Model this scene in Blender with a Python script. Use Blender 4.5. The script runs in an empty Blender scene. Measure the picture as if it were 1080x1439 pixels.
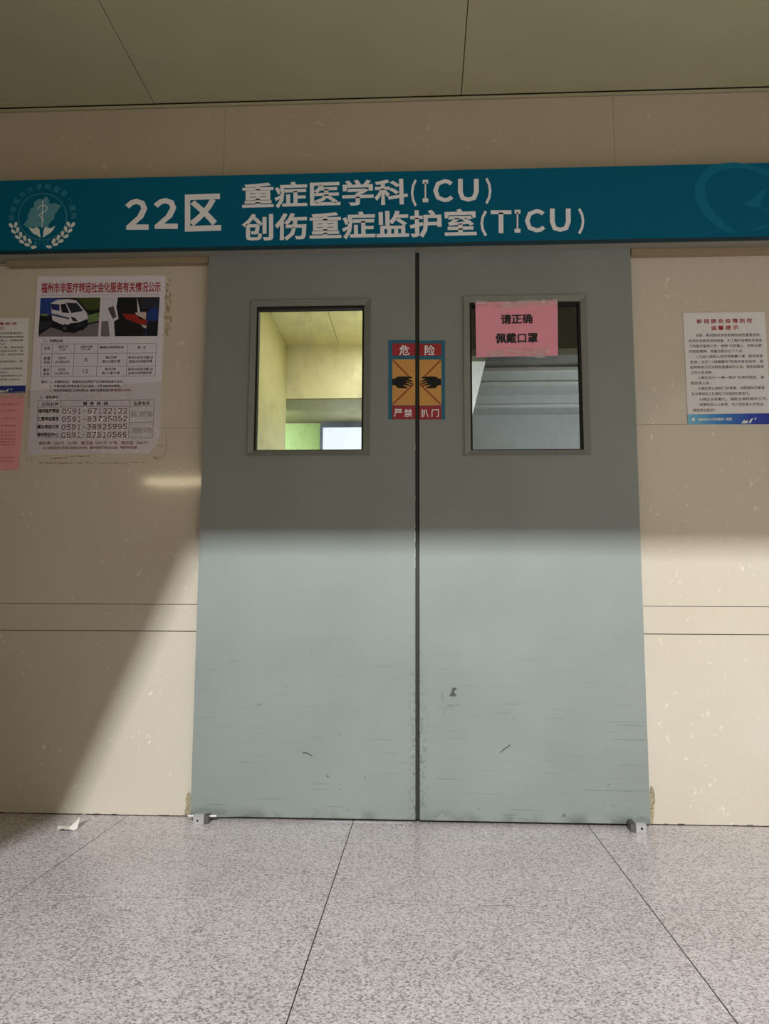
import bpy, bmesh, math, random
from mathutils import Vector, Matrix
random.seed(7)
scn = bpy.context.scene
COL = scn.collection

# ------------------------------------------------------------------ camera
CF, CX, CY, CZ = 1104.5535, 0.79446, -2.77680, 0.71530
YAW, PITCH, ROLL = -0.0503, 0.1215, 0.0043
def cam_axes():
    cy, sy, cp, sp = math.cos(YAW), math.sin(YAW), math.cos(PITCH), math.sin(PITCH)
    f = Vector((sy*cp, cy*cp, sp)); r = Vector((cy, -sy, 0)); u = r.cross(f)
    cr, sr = math.cos(ROLL), math.sin(ROLL)
    return cr*r + sr*u, -sr*r + cr*u, f
CR, CU, CFW = cam_axes()
CAM = Vector((CX, CY, CZ))
cd = bpy.data.cameras.new('camera'); co = bpy.data.objects.new('camera', cd); COL.objects.link(co)
cd.sensor_fit = 'VERTICAL'; cd.sensor_height = 24.0; cd.lens = CF*24.0/1439.0
cd.clip_start = 0.05
m3 = Matrix((CR, CU, -CFW)).transposed()
co.matrix_world = Matrix.Translation(CAM) @ m3.to_4x4()
scn.camera = co

# ------------------------------------------------------------------ light
scn.view_settings.view_transform = 'Standard'
scn.view_settings.look = 'None'
scn.view_settings.gamma = 1.0
scn.view_settings.use_curve_mapping = False
scn.view_settings.exposure = 0.0
w = bpy.data.worlds.new('sky'); scn.world = w; w.use_nodes = True
bg = w.node_tree.nodes['Background']
bg.inputs[0].default_value = (0.95, 0.95, 0.93, 1); bg.inputs[1].default_value = 0.6
# daylight flood from the open court behind the camera, cut off above by the ceiling edge and at the left by an added slanted panel
FLOOD = Vector((0.8, -7.0, 3.9))
WARM = (1.0, 0.84, 0.60)
def area(name, loc, sx, sy, power, color, rot=(0, 0, 0)):
    l = bpy.data.lights.new(name, 'AREA'); l.shape = 'RECTANGLE'; l.size = sx; l.size_y = sy
    l.energy = power; l.color = color
    o = bpy.data.objects.new(name, l); COL.objects.link(o); o.location = loc; o.rotation_euler = rot
    return o
fo = area('court_light', FLOOD, 0.16, 0.07, 575, (0.93, 0.98, 1.0))
fo.rotation_euler = (FLOOD-Vector((0.8, 0, 0.4))).to_track_quat('Z', 'Y').to_euler()
area('side_fill_light', (3.36, -1.0, 0.75), 0.8, 1.1, 4.5, (1.0, 0.97, 0.9), (0, math.radians(90), 0))  # fill added to brighten the right wall; no window is known there
area('ward_lamp_light', (0.58, 2.2, 2.62), 0.3, 0.8, 12.5, (1.0, 0.945, 0.76))
area('ward_window_light', (0.35, 3.5, 1.6), 0.6, 1.0, 6, (0.9, 0.95, 1.0), (math.radians(-90), 0, 0))
area('ward_end_fill', (-0.6, 3.0, 2.0), 0.5, 0.5, 9, (0.97, 1.0, 0.95), (math.radians(62), 0, 0))  # fill added to brighten the green board, without a fixture
area('stair_riser_fill', (1.75, 0.95, 1.45), 0.9, 0.4, 3.0, (0.95, 0.98, 1.0), (math.radians(112), 0, 0))  # fill added in mid-room to light the riser faces

# ------------------------------------------------------------------ helpers
def lin(c):
    return tuple(((v/255.0)/12.92 if v/255.0 <= 0.04045 else ((v/255.0+0.055)/1.055)**2.4) for v in c)
class N:
    def __init__(s, name):
        s.m = bpy.data.materials.new(name); s.m.use_nodes = True; s.t = s.m.node_tree
        s.b = s.t.nodes['Principled BSDF']; s.out = s.t.nodes['Material Output']
    def n(s, typ, **kw):
        x = s.t.nodes.new(typ)
        for k, v in kw.items(): setattr(x, k, v)
        return x
    def l(s, a, b): s.t.links.new(a, b)
    def pos(s, scale=(1, 1, 1)):
        g = s.n('ShaderNodeNewGeometry'); mp = s.n('ShaderNodeMapping'); mp.inputs['Scale'].default_value = scale
        s.l(g.outputs['Position'], mp.inputs['Vector']); return mp.outputs[0]
    def noise(s, vec, scale, detail=3, rough=0.5, dist=0):
        x = s.n('ShaderNodeTexNoise'); x.inputs['Scale'].default_value = scale; x.inputs['Detail'].default_value = detail
        x.inputs['Roughness'].default_value = rough; x.inputs['Distortion'].default_value = dist
        s.l(vec, x.inputs['Vector']); return x.outputs[0]
    def ramp(s, fac, stops):
        r = s.n('ShaderNodeValToRGB'); e = r.color_ramp.elements
        while len(e) < len(stops): e.new(0.5)
        for i, (p, c) in enumerate(stops):
            e[i].position = p; e[i].color = (*c, 1) if len(c) == 3 else c
        s.l(fac, r.inputs[0]); return r.outputs[0]
    def mix(s, fac, a, b, mode='MIX'):
        x = s.n('ShaderNodeMix'); x.data_type = 'RGBA'; x.blend_type = mode
        for sock, v in ((x.inputs[0], fac), (x.inputs[6], a), (x.inputs[7], b)):
            if isinstance(v, (int, float)): sock.default_value = v
            elif isinstance(v, tuple): sock.default_value = (*v, 1) if len(v) == 3 else v
            else: s.l(v, sock)
        return x.outputs[2]
    def math(s, op, a, b=0.5):
        x = s.n('ShaderNodeMath'); x.operation = op
        for i, v in enumerate((a, b)):
            if isinstance(v, (int, float)): x.inputs[i].default_value = v
            else: s.l(v, x.inputs[i])
        return x.outputs[0]
    def bump(s, h, strength, dist=0.01):
        b = s.n('ShaderNodeBump'); b.inputs['Strength'].default_value = strength; b.inputs['Distance'].default_value = dist
        s.l(h, b.inputs['Height']); s.l(b.outputs[0], s.b.inputs['Normal'])
def plain(name, rgb, rough=0.5, spec=0.5, metal=0.0, var=0.04, scale=30):
    k = N(name); c = lin(rgb)
    nz = k.noise(k.pos(), scale, 3)
    d = tuple(x*(1-var) for x in c); u = tuple(min(1, x*(1+var)) for x in c)
    k.l(k.ramp(nz, [(0.3, d), (0.7, u)]), k.b.inputs['Base Color'])
    k.b.inputs['Roughness'].default_value = rough; k.b.inputs['Specular IOR Level'].default_value = spec
    k.b.inputs['Metallic'].default_value = metal
    return k.m
BLACK3, WHITE3 = (0, 0, 0), (1, 1, 1)

def wall_mat(name='beige_wall_laminate', dark=1.0):
    k = N(name)
    base = k.ramp(k.noise(k.pos(), 1.6, 4), [(0.3, lin((198, 187, 171))), (0.7, lin((206, 196, 181)))])
    fine = k.noise(k.pos((1, 1, 1)), 260, 2)
    base = k.mix(0.10, base, k.ramp(fine, [(0.35, lin((150, 135, 105))), (0.65, lin((226, 214, 190)))]))
    # pale chips and filler smears
    a = k.noise(k.pos((1.5, 1, 1)), 34, 4, 0.62, 0.6)
    b = k.noise(k.pos(), 5, 2)
    f = k.math('MULTIPLY', k.ramp(a, [(0.625, BLACK3), (0.67, WHITE3)]), k.ramp(b, [(0.42, BLACK3), (0.58, WHITE3)]))
    col = k.mix(k.math('MULTIPLY', f, 0.58), base, lin((240, 230, 210)))
    # a few dark specks
    d = k.noise(k.pos(), 70, 2, 0.5)
    g = k.ramp(d, [(0.755, BLACK3), (0.78, WHITE3)])
    col = k.mix(k.math('MULTIPLY', g, 0.6), col, lin((120, 100, 75)))
    if dark < 1: col = k.mix(1.0, col, (dark, dark*.96, dark*.88), 'MULTIPLY')  # header copy multiplied darker, painting in the weaker light above the sign
    k.l(col, k.b.inputs['Base Color'])
    k.b.inputs['Roughness'].default_value = 0.09; k.b.inputs['Specular IOR Level'].default_value = 0.4
    k.bump(k.noise(k.pos(), 9, 2), 0.05, 0.004)
    return k.m
def door_mat():
    k = N('grey_green_door_paint')
    base = k.ramp(k.noise(k.pos((1, 1, 1)), 3.0, 4), [(0.3, lin((156, 161, 158))), (0.7, lin((164, 169, 165)))])
    # long horizontal scuffs, mostly low on the door
    s1 = k.noise(k.pos((1.6, 1, 55)), 3.2, 5, 0.6)
    g = k.n('ShaderNodeNewGeometry'); sp = k.n('ShaderNodeSeparateXYZ'); k.l(g.outputs['Position'], sp.inputs[0])
    z = sp.outputs['Z']
    low = k.ramp(z, [(0.0, WHITE3), (0.35, (.7, .7, .7)), (0.75, BLACK3)])
    f = k.math('MULTIPLY', k.ramp(s1, [(0.61, BLACK3), (0.72, WHITE3)]), low)
    col = k.mix(k.math('MULTIPLY', f, 0.55), base, lin((98, 104, 100)))
    s2 = k.noise(k.pos((60, 1, 2.0)), 2.6, 4, 0.6)
    f2 = k.ramp(s2, [(0.66, BLACK3), (0.75, WHITE3)])
    col = k.mix(k.math('MULTIPLY', f2, 0.16), col, lin((186, 192, 188)))
    sp2 = k.noise(k.pos(), 46, 3)
    f3 = k.math('MULTIPLY', k.ramp(sp2, [(0.72, BLACK3), (0.76, WHITE3)]), low)
    col = k.mix(k.math('MULTIPLY', f3, 0.6), col, lin((84, 88, 84)))
    # grime along the meeting edge and the foot
    x = sp.outputs['X']
    edge = k.math('SUBTRACT', 1.0, k.math('MULTIPLY', k.math('ABSOLUTE', k.math('SUBTRACT', x, 0.7735)), 26.0))
    gr = k.math('MULTIPLY', k.math('MULTIPLY', k.ramp(k.noise(k.pos((1.6, 1, 1.2)), 60, 4), [(0.48, BLACK3), (0.62, WHITE3)]), k.ramp(edge, [(0.0, BLACK3), (0.9, WHITE3)])), low)
    col = k.mix(k.math('MULTIPLY', gr, 0.62), col, lin((70, 70, 66)))
    foot = k.ramp(z, [(0.012, WHITE3), (0.05, BLACK3)])
    gf = k.math('MULTIPLY', foot, k.ramp(k.noise(k.pos(), 14, 4), [(0.45, BLACK3), (0.65, WHITE3)]))
    col = k.mix(k.math('MULTIPLY', gf, 0.5), col, lin((92, 94, 90)))
    k.l(col, k.b.inputs['Base Color'])
    k.b.inputs['Roughness'].default_value = 0.76; k.b.inputs['Specular IOR Level'].default_value = 0.5; k.b.inputs['Metallic'].default_value = 0.86
    k.bump(k.noise(k.pos(), 5, 3), 0.06, 0.004)
    return k.m
def floor_mat():
    k = N('speckled_granite')
    v = k.n('ShaderNodeTexVoronoi'); v.inputs['Scale'].default_value = 240; k.l(k.pos(), v.inputs['Vector'])
    sep = k.n('ShaderNodeSeparateColor'); k.l(v.outputs['Color'], sep.inputs[0])
    col = k.ramp(sep.outputs[0], [(0.0, lin((98, 91, 94))), (0.16, lin((150, 141, 143))), (0.40, lin((197, 186, 188))), (0.75, lin((217, 207, 209))), (1.0, lin((233, 224, 226)))])
    nz = k.noise(k.pos((1, 1, 1)), 205, 5, 0.68, 1.2)
    col = k.mix(k.ramp(nz, [(0.57, BLACK3), (0.66, (.85, .85, .85))]), col, lin((92, 85, 88)))
    big = k.noise(k.pos(), 3, 3)
    col = k.mix(0.25, col, k.ramp(big, [(0.3, lin((178, 166, 165))), (0.7, lin((218, 208, 208)))]))
    k.l(col, k.b.inputs['Base Color'])
    k.b.inputs['Roughness'].default_value = 0.2; k.b.inputs['Specular IOR Level'].default_value = 0.3
    k.bump(k.noise(k.pos(), 40, 2), 0.02, 0.002)
    return k.m
def schlick(k, normal=None, f0=0.042):
    lw = k.n('ShaderNodeLayerWeight'); lw.inputs[0].default_value = 0.5
    if normal is not None: k.l(normal, lw.inputs['Normal'])
    return k.math('ADD', f0, k.math('MULTIPLY', 0.9, k.math('POWER', lw.outputs['Facing'], 4.0)))
def glass_mat(name, tint=(0.93, 0.96, 0.95)):
    k = N(name); k.t.nodes.remove(k.b)
    tr = k.n('ShaderNodeBsdfTransparent'); tr.inputs[0].default_value = (*tint, 1)
    gl = k.n('ShaderNodeBsdfGlossy'); gl.inputs['Roughness'].default_value = 0.03
    df = k.n('ShaderNodeBsdfDiffuse'); df.inputs[0].default_value = (0.6, 0.6, 0.58, 1)
    fr = schlick(k)
    mx = k.n('ShaderNodeMixShader'); k.l(fr, mx.inputs[0]); k.l(tr.outputs[0], mx.inputs[1]); k.l(gl.outputs[0], mx.inputs[2])
    # light dust smears on the pane
    d = k.ramp(k.noise(k.pos((1, 1, 0.6)), 12, 5, 0.6), [(0.5, BLACK3), (0.8, (.16, .16, .16))])
    m2 = k.n('ShaderNodeMixShader'); k.l(d, m2.inputs[0]); k.l(mx.outputs[0], m2.inputs[1]); k.l(df.outputs[0], m2.inputs[2])
    k.l(m2.outputs[0], k.out.inputs[0])
    return k.m
def film_mat(name, scale=60, strength=0.5, rough=0.12, f0=0.09, pale_sheen=0.0):
    k = N(name); k.t.nodes.remove(k.b)
    tr = k.n('ShaderNodeBsdfTransparent')
    gl = k.n('ShaderNodeBsdfGlossy'); gl.inputs['Roughness'].default_value = rough
    b = k.n('ShaderNodeBump'); b.inputs['Strength'].default_value = strength; b.inputs['Distance'].default_value = 0.01
    k.l(k.noise(k.pos(), scale, 4, 0.6, 0.8), b.inputs['Height'])
    k.l(b.outputs[0], gl.inputs['Normal'])
    mx = k.n('ShaderNodeMixShader'); k.l(schlick(k, None, f0), mx.inputs[0]); k.l(tr.outputs[0], mx.inputs[1]); k.l(gl.outputs[0], mx.inputs[2])
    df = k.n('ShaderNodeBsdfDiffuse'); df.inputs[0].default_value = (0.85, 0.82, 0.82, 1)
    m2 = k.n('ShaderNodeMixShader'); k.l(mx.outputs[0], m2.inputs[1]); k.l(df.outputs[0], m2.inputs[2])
    k.l(k.ramp(k.noise(k.pos(), scale*.6, 4, .6, 1.0), [(0.42, BLACK3), (0.66, (pale_sheen, pale_sheen, pale_sheen))]), m2.inputs[0])  # pale patches mixed in to paint the highlights of the tape
    k.l(m2.outputs[0], k.out.inputs[0])
    return k.m
def emit_mat(name, rgb, strength):
    k = N(name); k.t.nodes.remove(k.b)
    e = k.n('ShaderNodeEmission'); e.inputs[0].default_value = (*lin(rgb), 1); e.inputs[1].default_value = strength
    k.l(e.outputs[0], k.out.inputs[0]); return k.m

M = dict(
    wall=wall_mat(), header=wall_mat('dimmed_header_laminate', 0.82), door=door_mat(), floor=floor_mat(),
    grout=plain('dark_grout', (58, 50, 46), 0.8),
    joint=plain('dark_wall_joint', (92, 76, 54), 0.8),
    ceil=plain('ceiling_panel_paint', (176, 169, 138), 0.7, 0.2, var=0.03, scale=4),
    teal=plain('teal_sign_face', (2, 98, 130), 0.35, 0.12, var=0.03, scale=2),
    teal_dark=plain('dark_teal_edge', (4, 48, 62), 0.4),
    teal_light=plain('pale_teal_print', (48, 138, 164), 0.4),
    teal_mid=plain('milky_teal_print', (92, 152, 170), 0.4),
    sign_white=plain('white_vinyl', (240, 240, 244), 0.4, var=0.01),
    sign_cream=plain('cream_vinyl', (226, 232, 226), 0.4, var=0.01),
    alu=plain('grey_aluminium', (150, 148, 136), 0.45, 0.5, 0.3),
    frame=plain('grey_frame_paint', (132, 136, 131), 0.5, 0.5, 0.6),
    gasket=plain('black_rubber', (26, 25, 22), 0.6, 0.3),
    seal=plain('dark_rubber_seal', (46, 45, 42), 0.5, 0.3),
    steel=plain('bright_steel', (205, 205, 206), 0.3, 0.6, 0.6),
    steel_dark=plain('grimy_steel', (96, 94, 92), 0.4, 0.5, 0.7),
    paper=plain('white_paper', (222, 214, 224), 0.5, 0.3, var=0.015),
    paper_cool=plain('white_poster_board', (226, 222, 222), 0.5, 0.3, var=0.015),
    pink=plain('pink_paper', (238, 158, 176), 0.6, 0.25, var=0.03, scale=12),
    pink_dim=plain('dull_pink_paper', (226, 158, 160), 0.6, 0.25, var=0.03, scale=12),
    red=plain('red_ink', (164, 22, 40), 0.5), crimson=plain('dark_red_ink', (146, 30, 56), 0.5),
    maroon=plain('plum_ink', (112, 34, 62), 0.5),
    ink=plain('black_ink', (34, 30, 36), 0.5), greyink=plain('grey_ink', (74, 66, 74), 0.5),
    rule=plain('thin_rule_ink', (92, 78, 92), 0.5),
    sign_blue=plain('petrol_blue_print', (26, 98, 126), 0.4), sign_red=plain('signal_red_print', (158, 36, 44), 0.4),
    amber=plain('amber_print', (206, 152, 78), 0.4), brown=plain('red_brown_print', (150, 62, 32), 0.45),
    navy=plain('navy_print', (28, 42, 132), 0.45),
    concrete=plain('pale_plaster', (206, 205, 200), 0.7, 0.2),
    rear=plain('rear_wall_plaster', (200, 188, 160), 0.6, 0.2),
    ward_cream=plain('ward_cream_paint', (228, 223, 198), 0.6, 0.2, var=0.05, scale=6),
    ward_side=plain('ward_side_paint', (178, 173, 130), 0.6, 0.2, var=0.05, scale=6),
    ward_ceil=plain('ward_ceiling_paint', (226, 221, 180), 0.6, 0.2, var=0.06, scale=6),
    ward_green=plain('light_green_panel', (164, 192, 128), 0.5, 0.3),
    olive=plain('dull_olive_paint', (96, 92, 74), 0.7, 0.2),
    rail=plain('shaded_rail_paint', (150, 134, 108), 0.6, 0.2), heart=plain('faint_teal_print', (16, 112, 142), 0.35, 0.12), soffit=plain('shaded_soffit_paint', (150, 146, 112), 0.7, 0.2, var=0.08, scale=9),
    stair=plain('stair_soffit_plaster', (190, 194, 193), 0.7, 0.2, var=0.04, scale=14),
    bluegrey=plain('bluish_grey_frame', (96, 104, 128), 0.5),
    glass=glass_mat('window_glass'), film=film_mat('crinkled_plastic_film', 75, 0.24, 0.05, 0.065, 0.0),
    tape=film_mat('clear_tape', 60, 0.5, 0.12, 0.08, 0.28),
    lamp=emit_mat('lamp_tube_glow', (255, 236, 190), 38.0),
    curtain=emit_mat('lit_window_glow', (232, 236, 252), 1.35),
    stain=plain('dark_stain', (70, 74, 70), 0.7), stain_soft=plain('grey_scuff', (118, 124, 120), 0.7),
    chip=plain('white_paint_chip', (232, 232, 226), 0.6), glue=plain('old_glue_stain', (158, 140, 104), 0.7, var=0.2, scale=90),
    mould=plain('yellowed_broken_edge', (152, 140, 112), 0.8, var=0.5, scale=160),
    plastic=plain('milky_plastic_scrap', (214, 206, 198), 0.4),
)

def obj(name, bm, mat, parent=None, smooth=False):
    me = bpy.data.meshes.new(name); bm.to_mesh(me); bm.free()
    for mm in (mat if isinstance(mat, (list, tuple)) else [mat]): me.materials.append(mm)
    if smooth:
        for p in me.polygons: p.use_smooth = True
    o = bpy.data.objects.new(name, me); COL.objects.link(o)
    if parent is not None:
        o.parent = parent; o.matrix_parent_inverse = Matrix.Translation(-Vector(parent.location))
    return o
def empty(name, loc=(0, 0, 0)):
    o = bpy.data.objects.new(name, None); COL.objects.link(o); o.location = loc; o.empty_display_size = 0.05; return o
def tag(o, label=None, cat=None, group=None, kind=None):
    if label: o['label'] = label
    if cat: o['category'] = cat
    if group: o['group'] = group
    if kind: o['kind'] = kind
    return o
def box(bm, a, b, mi=0, bevel=0.0):
    x0, y0, z0 = a; x1, y1, z1 = b
    vs = [bm.verts.new(p) for p in ((x0,y0,z0),(x1,y0,z0),(x1,y1,z0),(x0,y1,z0),(x0,y0,z1),(x1,y0,z1),(x1,y1,z1),(x0,y1,z1))]
    fs = [bm.faces.new([vs[i] for i in q]) for q in ((3,2,1,0),(4,5,6,7),(0,1,5,4),(1,2,6,5),(2,3,7,6),(3,0,4,7))]
    for f in fs: f.material_index = mi
    if bevel > 0:
        es = set(e for f in fs for e in f.edges)
        bmesh.ops.bevel(bm, geom=list(es), offset=bevel, segments=1, affect='EDGES')
    return bm
def bx(a, b, bevel=0.0): return box(bmesh.new(), a, b, 0, bevel)
def prism_xz(bm, pts, y0, y1, mi=0):
    """solid whose outline pts [(x,z)...] lies in the wall plane, from y0 (front) to y1 (back)"""
    ar = sum(pts[i][0]*pts[(i+1) % len(pts)][1]-pts[(i+1) % len(pts)][0]*pts[i][1] for i in range(len(pts)))
    if ar < 0: pts = pts[::-1]
    a = [bm.verts.new((x, y0, z)) for x, z in pts]; b = [bm.verts.new((x, y1, z)) for x, z in pts]
    f1 = bm.faces.new(a); f2 = bm.faces.new(b[::-1])
    n = len(pts); fs = [f1, f2]
    for i in range(n): fs.append(bm.faces.new((a[i], b[i], b[(i+1) % n], a[(i+1) % n])))
    for f in fs: f.material_index = mi
    return bm
def prism_yz(bm, pts, x0, x1):
    a = [bm.verts.new((x0, y, z)) for y, z in pts]; b = [bm.verts.new((x1, y, z)) for y, z in pts]
    bm.faces.new(a); bm.faces.new(b[::-1]); n = len(pts)
    for i in range(n): bm.faces.new((a[i], b[i], b[(i+1) % n], a[(i+1) % n]))
    bmesh.ops.recalc_face_normals(bm, faces=bm.faces[:])
    return bm
def tube(bm, pts, r, seg=10):
    rings = []
    for i, p in enumerate(pts):
        p = Vector(p); d = (Vector(pts[min(i+1, len(pts)-1)])-Vector(pts[max(i-1, 0)])).normalized()
        s = d.cross(Vector((0, 0, 1)) if abs(d.z) < .9 else Vector((1, 0, 0))).normalized(); t = s.cross(d)
        rings.append([bm.verts.new(p+r*(math.cos(6.2832*k/seg)*s+math.sin(6.2832*k/seg)*t)) for k in range(seg)])
    for A, B in zip(rings, rings[1:]):
        for k in range(seg): bm.faces.new((A[k], A[(k+1) % seg], B[(k+1) % seg], B[k]))
    bm.faces.new(rings[0]); bm.faces.new(rings[-1][::-1])
    bmesh.ops.recalc_face_normals(bm, faces=bm.faces[:])
    return bm

def at(px, py, y):
    """measured point of the photograph -> (x, z) on the plane at depth y"""
    d = CFW + CR*((px-540)/CF) + CU*((719.5-py)/CF)
    t = (y-CAM.y)/d.y; p = CAM+t*d
    return (p.x, p.z)

def embolden(V, F, bold):
    # weld, then push every outline vertex outwards along its mitre
    ids = {}; remap = []; P = []
    for x, y in V:
        k = (round(x, 5), round(y, 5))
        if k not in ids: ids[k] = len(P); P.append((x, y))
        remap.append(ids[k])
    G = []
    for f in F:
        f = [remap[i] for i in f]; g = [v for i, v in enumerate(f) if v != f[i-1]]
        if len(g) < 3: continue
        a = sum(P[g[i-1]][0]*P[g[i]][1]-P[g[i]][0]*P[g[i-1]][1] for i in range(len(g)))
        if abs(a) < 1e-9: continue
        G.append(tuple(g if a > 0 else g[::-1]))
    cnt = {}
    for f in G:
        for i in range(len(f)):
            e = (f[i-1], f[i]); k = (min(e), max(e)); cnt.setdefault(k, []).append(e)
    nrm = {}
    for k, es in cnt.items():
        if len(es) != 1: continue
        a, b = es[0]; d = Vector(P[b])-Vector(P[a])
        if d.length < 1e-6: continue
        d.normalize(); n = Vector((d.y, -d.x))
        nrm.setdefault(a, []).append(n); nrm.setdefault(b, []).append(n)
    Q = list(P)
    for v, ns in nrm.items():
        m = ns[0] if len(ns) == 1 else (ns[0]+ns[1])/max(0.55, 1+ns[0].dot(ns[1]))
        Q[v] = (P[v][0]+m.x*bold, P[v][1]+m.y*bold)
    return Q, G
_T = {}
def glyphs(s, bold):
    key = (s, bold)
    if key in _T: return _T[key]
    c = bpy.data.curves.new('t', 'FONT'); c.body = s; c.size = 1; c.resolution_u = 2
    c.fill_mode = 'FRONT'
    o = bpy.data.objects.new('t', c)
    me = o.to_mesh()
    V = [(v.co.x, v.co.y) for v in me.vertices]; F = [tuple(p.vertices) for p in me.polygons]
    if bold > 0.004: V, F = embolden(V, F, bold)
    o.to_mesh_clear(); bpy.data.objects.remove(o); bpy.data.curves.remove(c)
    xs = [v[0] for v in V]; ys = [v[1] for v in V]
    _T[key] = (V, F, min(xs), max(xs), min(ys), max(ys)); return _T[key]
def text(bm, s, tl, tr, bl, y, bold=0.02, mi=0, xf=None, yfix=None):
    """lettering fitted to the parallelogram tl/tr/bl (x,z) on the plane y"""
    V, F, x0, x1, y0, y1 = glyphs(s, bold)
    if yfix: y0, y1 = yfix
    vs = []
    for x, z in V:
        u = (x-x0)/max(1e-6, x1-x0); v = (y1-z)/max(1e-6, y1-y0)
        X = tl[0]+u*(tr[0]-tl[0])+v*(bl[0]-tl[0]); Z = tl[1]+u*(tr[1]-tl[1])+v*(bl[1]-tl[1])
        if xf: X, Z = xf((X, Z))
        vs.append(bm.verts.new((X, y, Z)))
    for f in F:
        try:
            q = bm.faces.new([vs[i] for i in f]); q.material_index = mi
        except ValueError: pass
    return bm
def fw(c): return chr(ord(c)+0xFEE0) if 0x21 <= ord(c) <= 0x7e else c
def chars(bm, s, boxes, y, bold=.02):
    """one glyph per box (x0, y0, x1, y1) in photograph pixels, with the gothic full-width letter shapes"""
    for c, (x0, y0, x1, y1) in zip(s, boxes): ptext(bm, fw(c), (x0, y0), (x1, y0), (x0, y1), y, bold=bold)
def digits(bm, s, P, x0, ya, x1, yb, h, y, bold=0.0):
    n = len(s); cw = (x1-x0)/(n-.15)
    for i, c in enumerate(s):
        a = x0+cw*i; yy = ya+(yb-ya)*i/n; wd = {'1': .42, '-': .55}.get(c, .80)*cw
        a += (.85*cw-wd)/2; hh = h
        if c == '-': yy += h*.50; hh = h*.09
        tl, tr, bl = P(a, yy), P(a+wd, yy), P(a-hh*.045, yy+hh)
        ptext(bm, fw(c), tl, tr, bl, y, bold=bold if c != '-' else 0)
def ctext(parent, mat, s, tl, tr, bl, y, bold=.02):
    V, F, x0, x1, y0, y1 = glyphs(s, bold)
    cells = {}
    for f in F: cells.setdefault(int(sum(V[i][0] for i in f)/len(f)), []).append(f)
    A, B, D = at(*tl, y), at(*tr, y), at(*bl, y)
    for c in sorted(cells):
        bm = bmesh.new(); vs = {}
        for f in cells[c]:
            for i in f:
                if i not in vs:
                    u = (V[i][0]-x0)/(x1-x0); v = (y1-V[i][1])/(y1-y0)
                    vs[i] = bm.verts.new((A[0]+u*(B[0]-A[0])+v*(D[0]-A[0]), y, A[1]+u*(B[1]-A[1])+v*(D[1]-A[1])))
            try: bm.faces.new([vs[i] for i in f])
            except ValueError: pass
        obj('character', bm, mat, parent)
def cboxes(parent, mat, s, boxes, y, bold=.02):
    for c, q in zip(s, boxes):
        bm = bmesh.new(); chars(bm, c, [q], y, bold); obj('character', bm, mat, parent)
def ptext(bm, s, tl, tr, bl, y, **k):
    return text(bm, s, at(*tl, y), at(*tr, y), at(*bl, y), y, **k)
def poly(bm, pts, y, mi=0):
    vs = [bm.verts.new((x, y, z)) for x, z in pts]
    f = bm.faces.new(vs); f.material_index = mi
    if f.normal.y > 0 or (f.normal_update() or f.normal.y > 0): f.normal_flip()
    return f
def ppoly(bm, pts, y, mi=0): return poly(bm, [at(*p, y) for p in pts], y, mi)
def stroke(bm, pts, wd, y, mi=0, closed=False):
    P = [Vector(p) for p in pts]; n = len(P); L = []
    for i in range(n):
        a = P[(i-1) % n] if (closed or i > 0) else P[i]; b = P[(i+1) % n] if (closed or i < n-1) else P[i]
        d = (b-a).normalized(); nr = Vector((-d.y, d.x))
        ww = wd[i] if isinstance(wd, (list, tuple)) else wd
        L.append((P[i]+nr*ww/2, P[i]-nr*ww/2))
    rng = range(n if closed else n-1)
    vv = [(bm.verts.new((a.x, y, a.y)), bm.verts.new((b.x, y, b.y))) for a, b in L]
    for i in rng:
        j = (i+1) % n
        f = bm.faces.new((vv[i][0], vv[i][1], vv[j][1], vv[j][0])); f.material_index = mi
def pstroke(bm, pts, wpx, y, mi=0, closed=False):
    sc = 0.00255
    stroke(bm, [at(*p, y) for p in pts], [a*sc for a in wpx] if isinstance(wpx, (list, tuple)) else wpx*sc, y, mi, closed)

# ------------------------------------------------------------------ setting: shell
ZC = 2.638
XL, XR = -5.2, 3.4
YB = -10.2
fl = tag(obj('floor', bx((XL, YB, -0.12), (XR, 4.0, -0.0011)), M['grout']), kind='structure')
TX, TY, X0 = 0.7827, 0.7558, -0.2276
tile_src = None
for i in range(-3, 5):
    for j in range(0, 5):
        if tile_src is None:
            b = bx((0.0014, 0.0024, -0.004), (TX-0.0014, TY-0.0024, 0.0))
            t = obj('tile', b, M['floor'], fl); tile_src = t
        else:
            t = tile_src.copy(); COL.objects.link(t)
        t.location = (X0+i*TX, -(j+1)*TY, 0)
tag(obj('trim_light_stop', bx((0.05, 0.003, -0.002), (1.49, 0.19, 0.0098)), M['grout']), kind='structure')  # dark strip added to block light leaking under the doors
# far floor beyond the tiles
tag(obj('floor_court', bx((XL, YB, -0.001), (XR, -5*TY-0.002, 0.0)), M['floor']), kind='structure')

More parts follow.
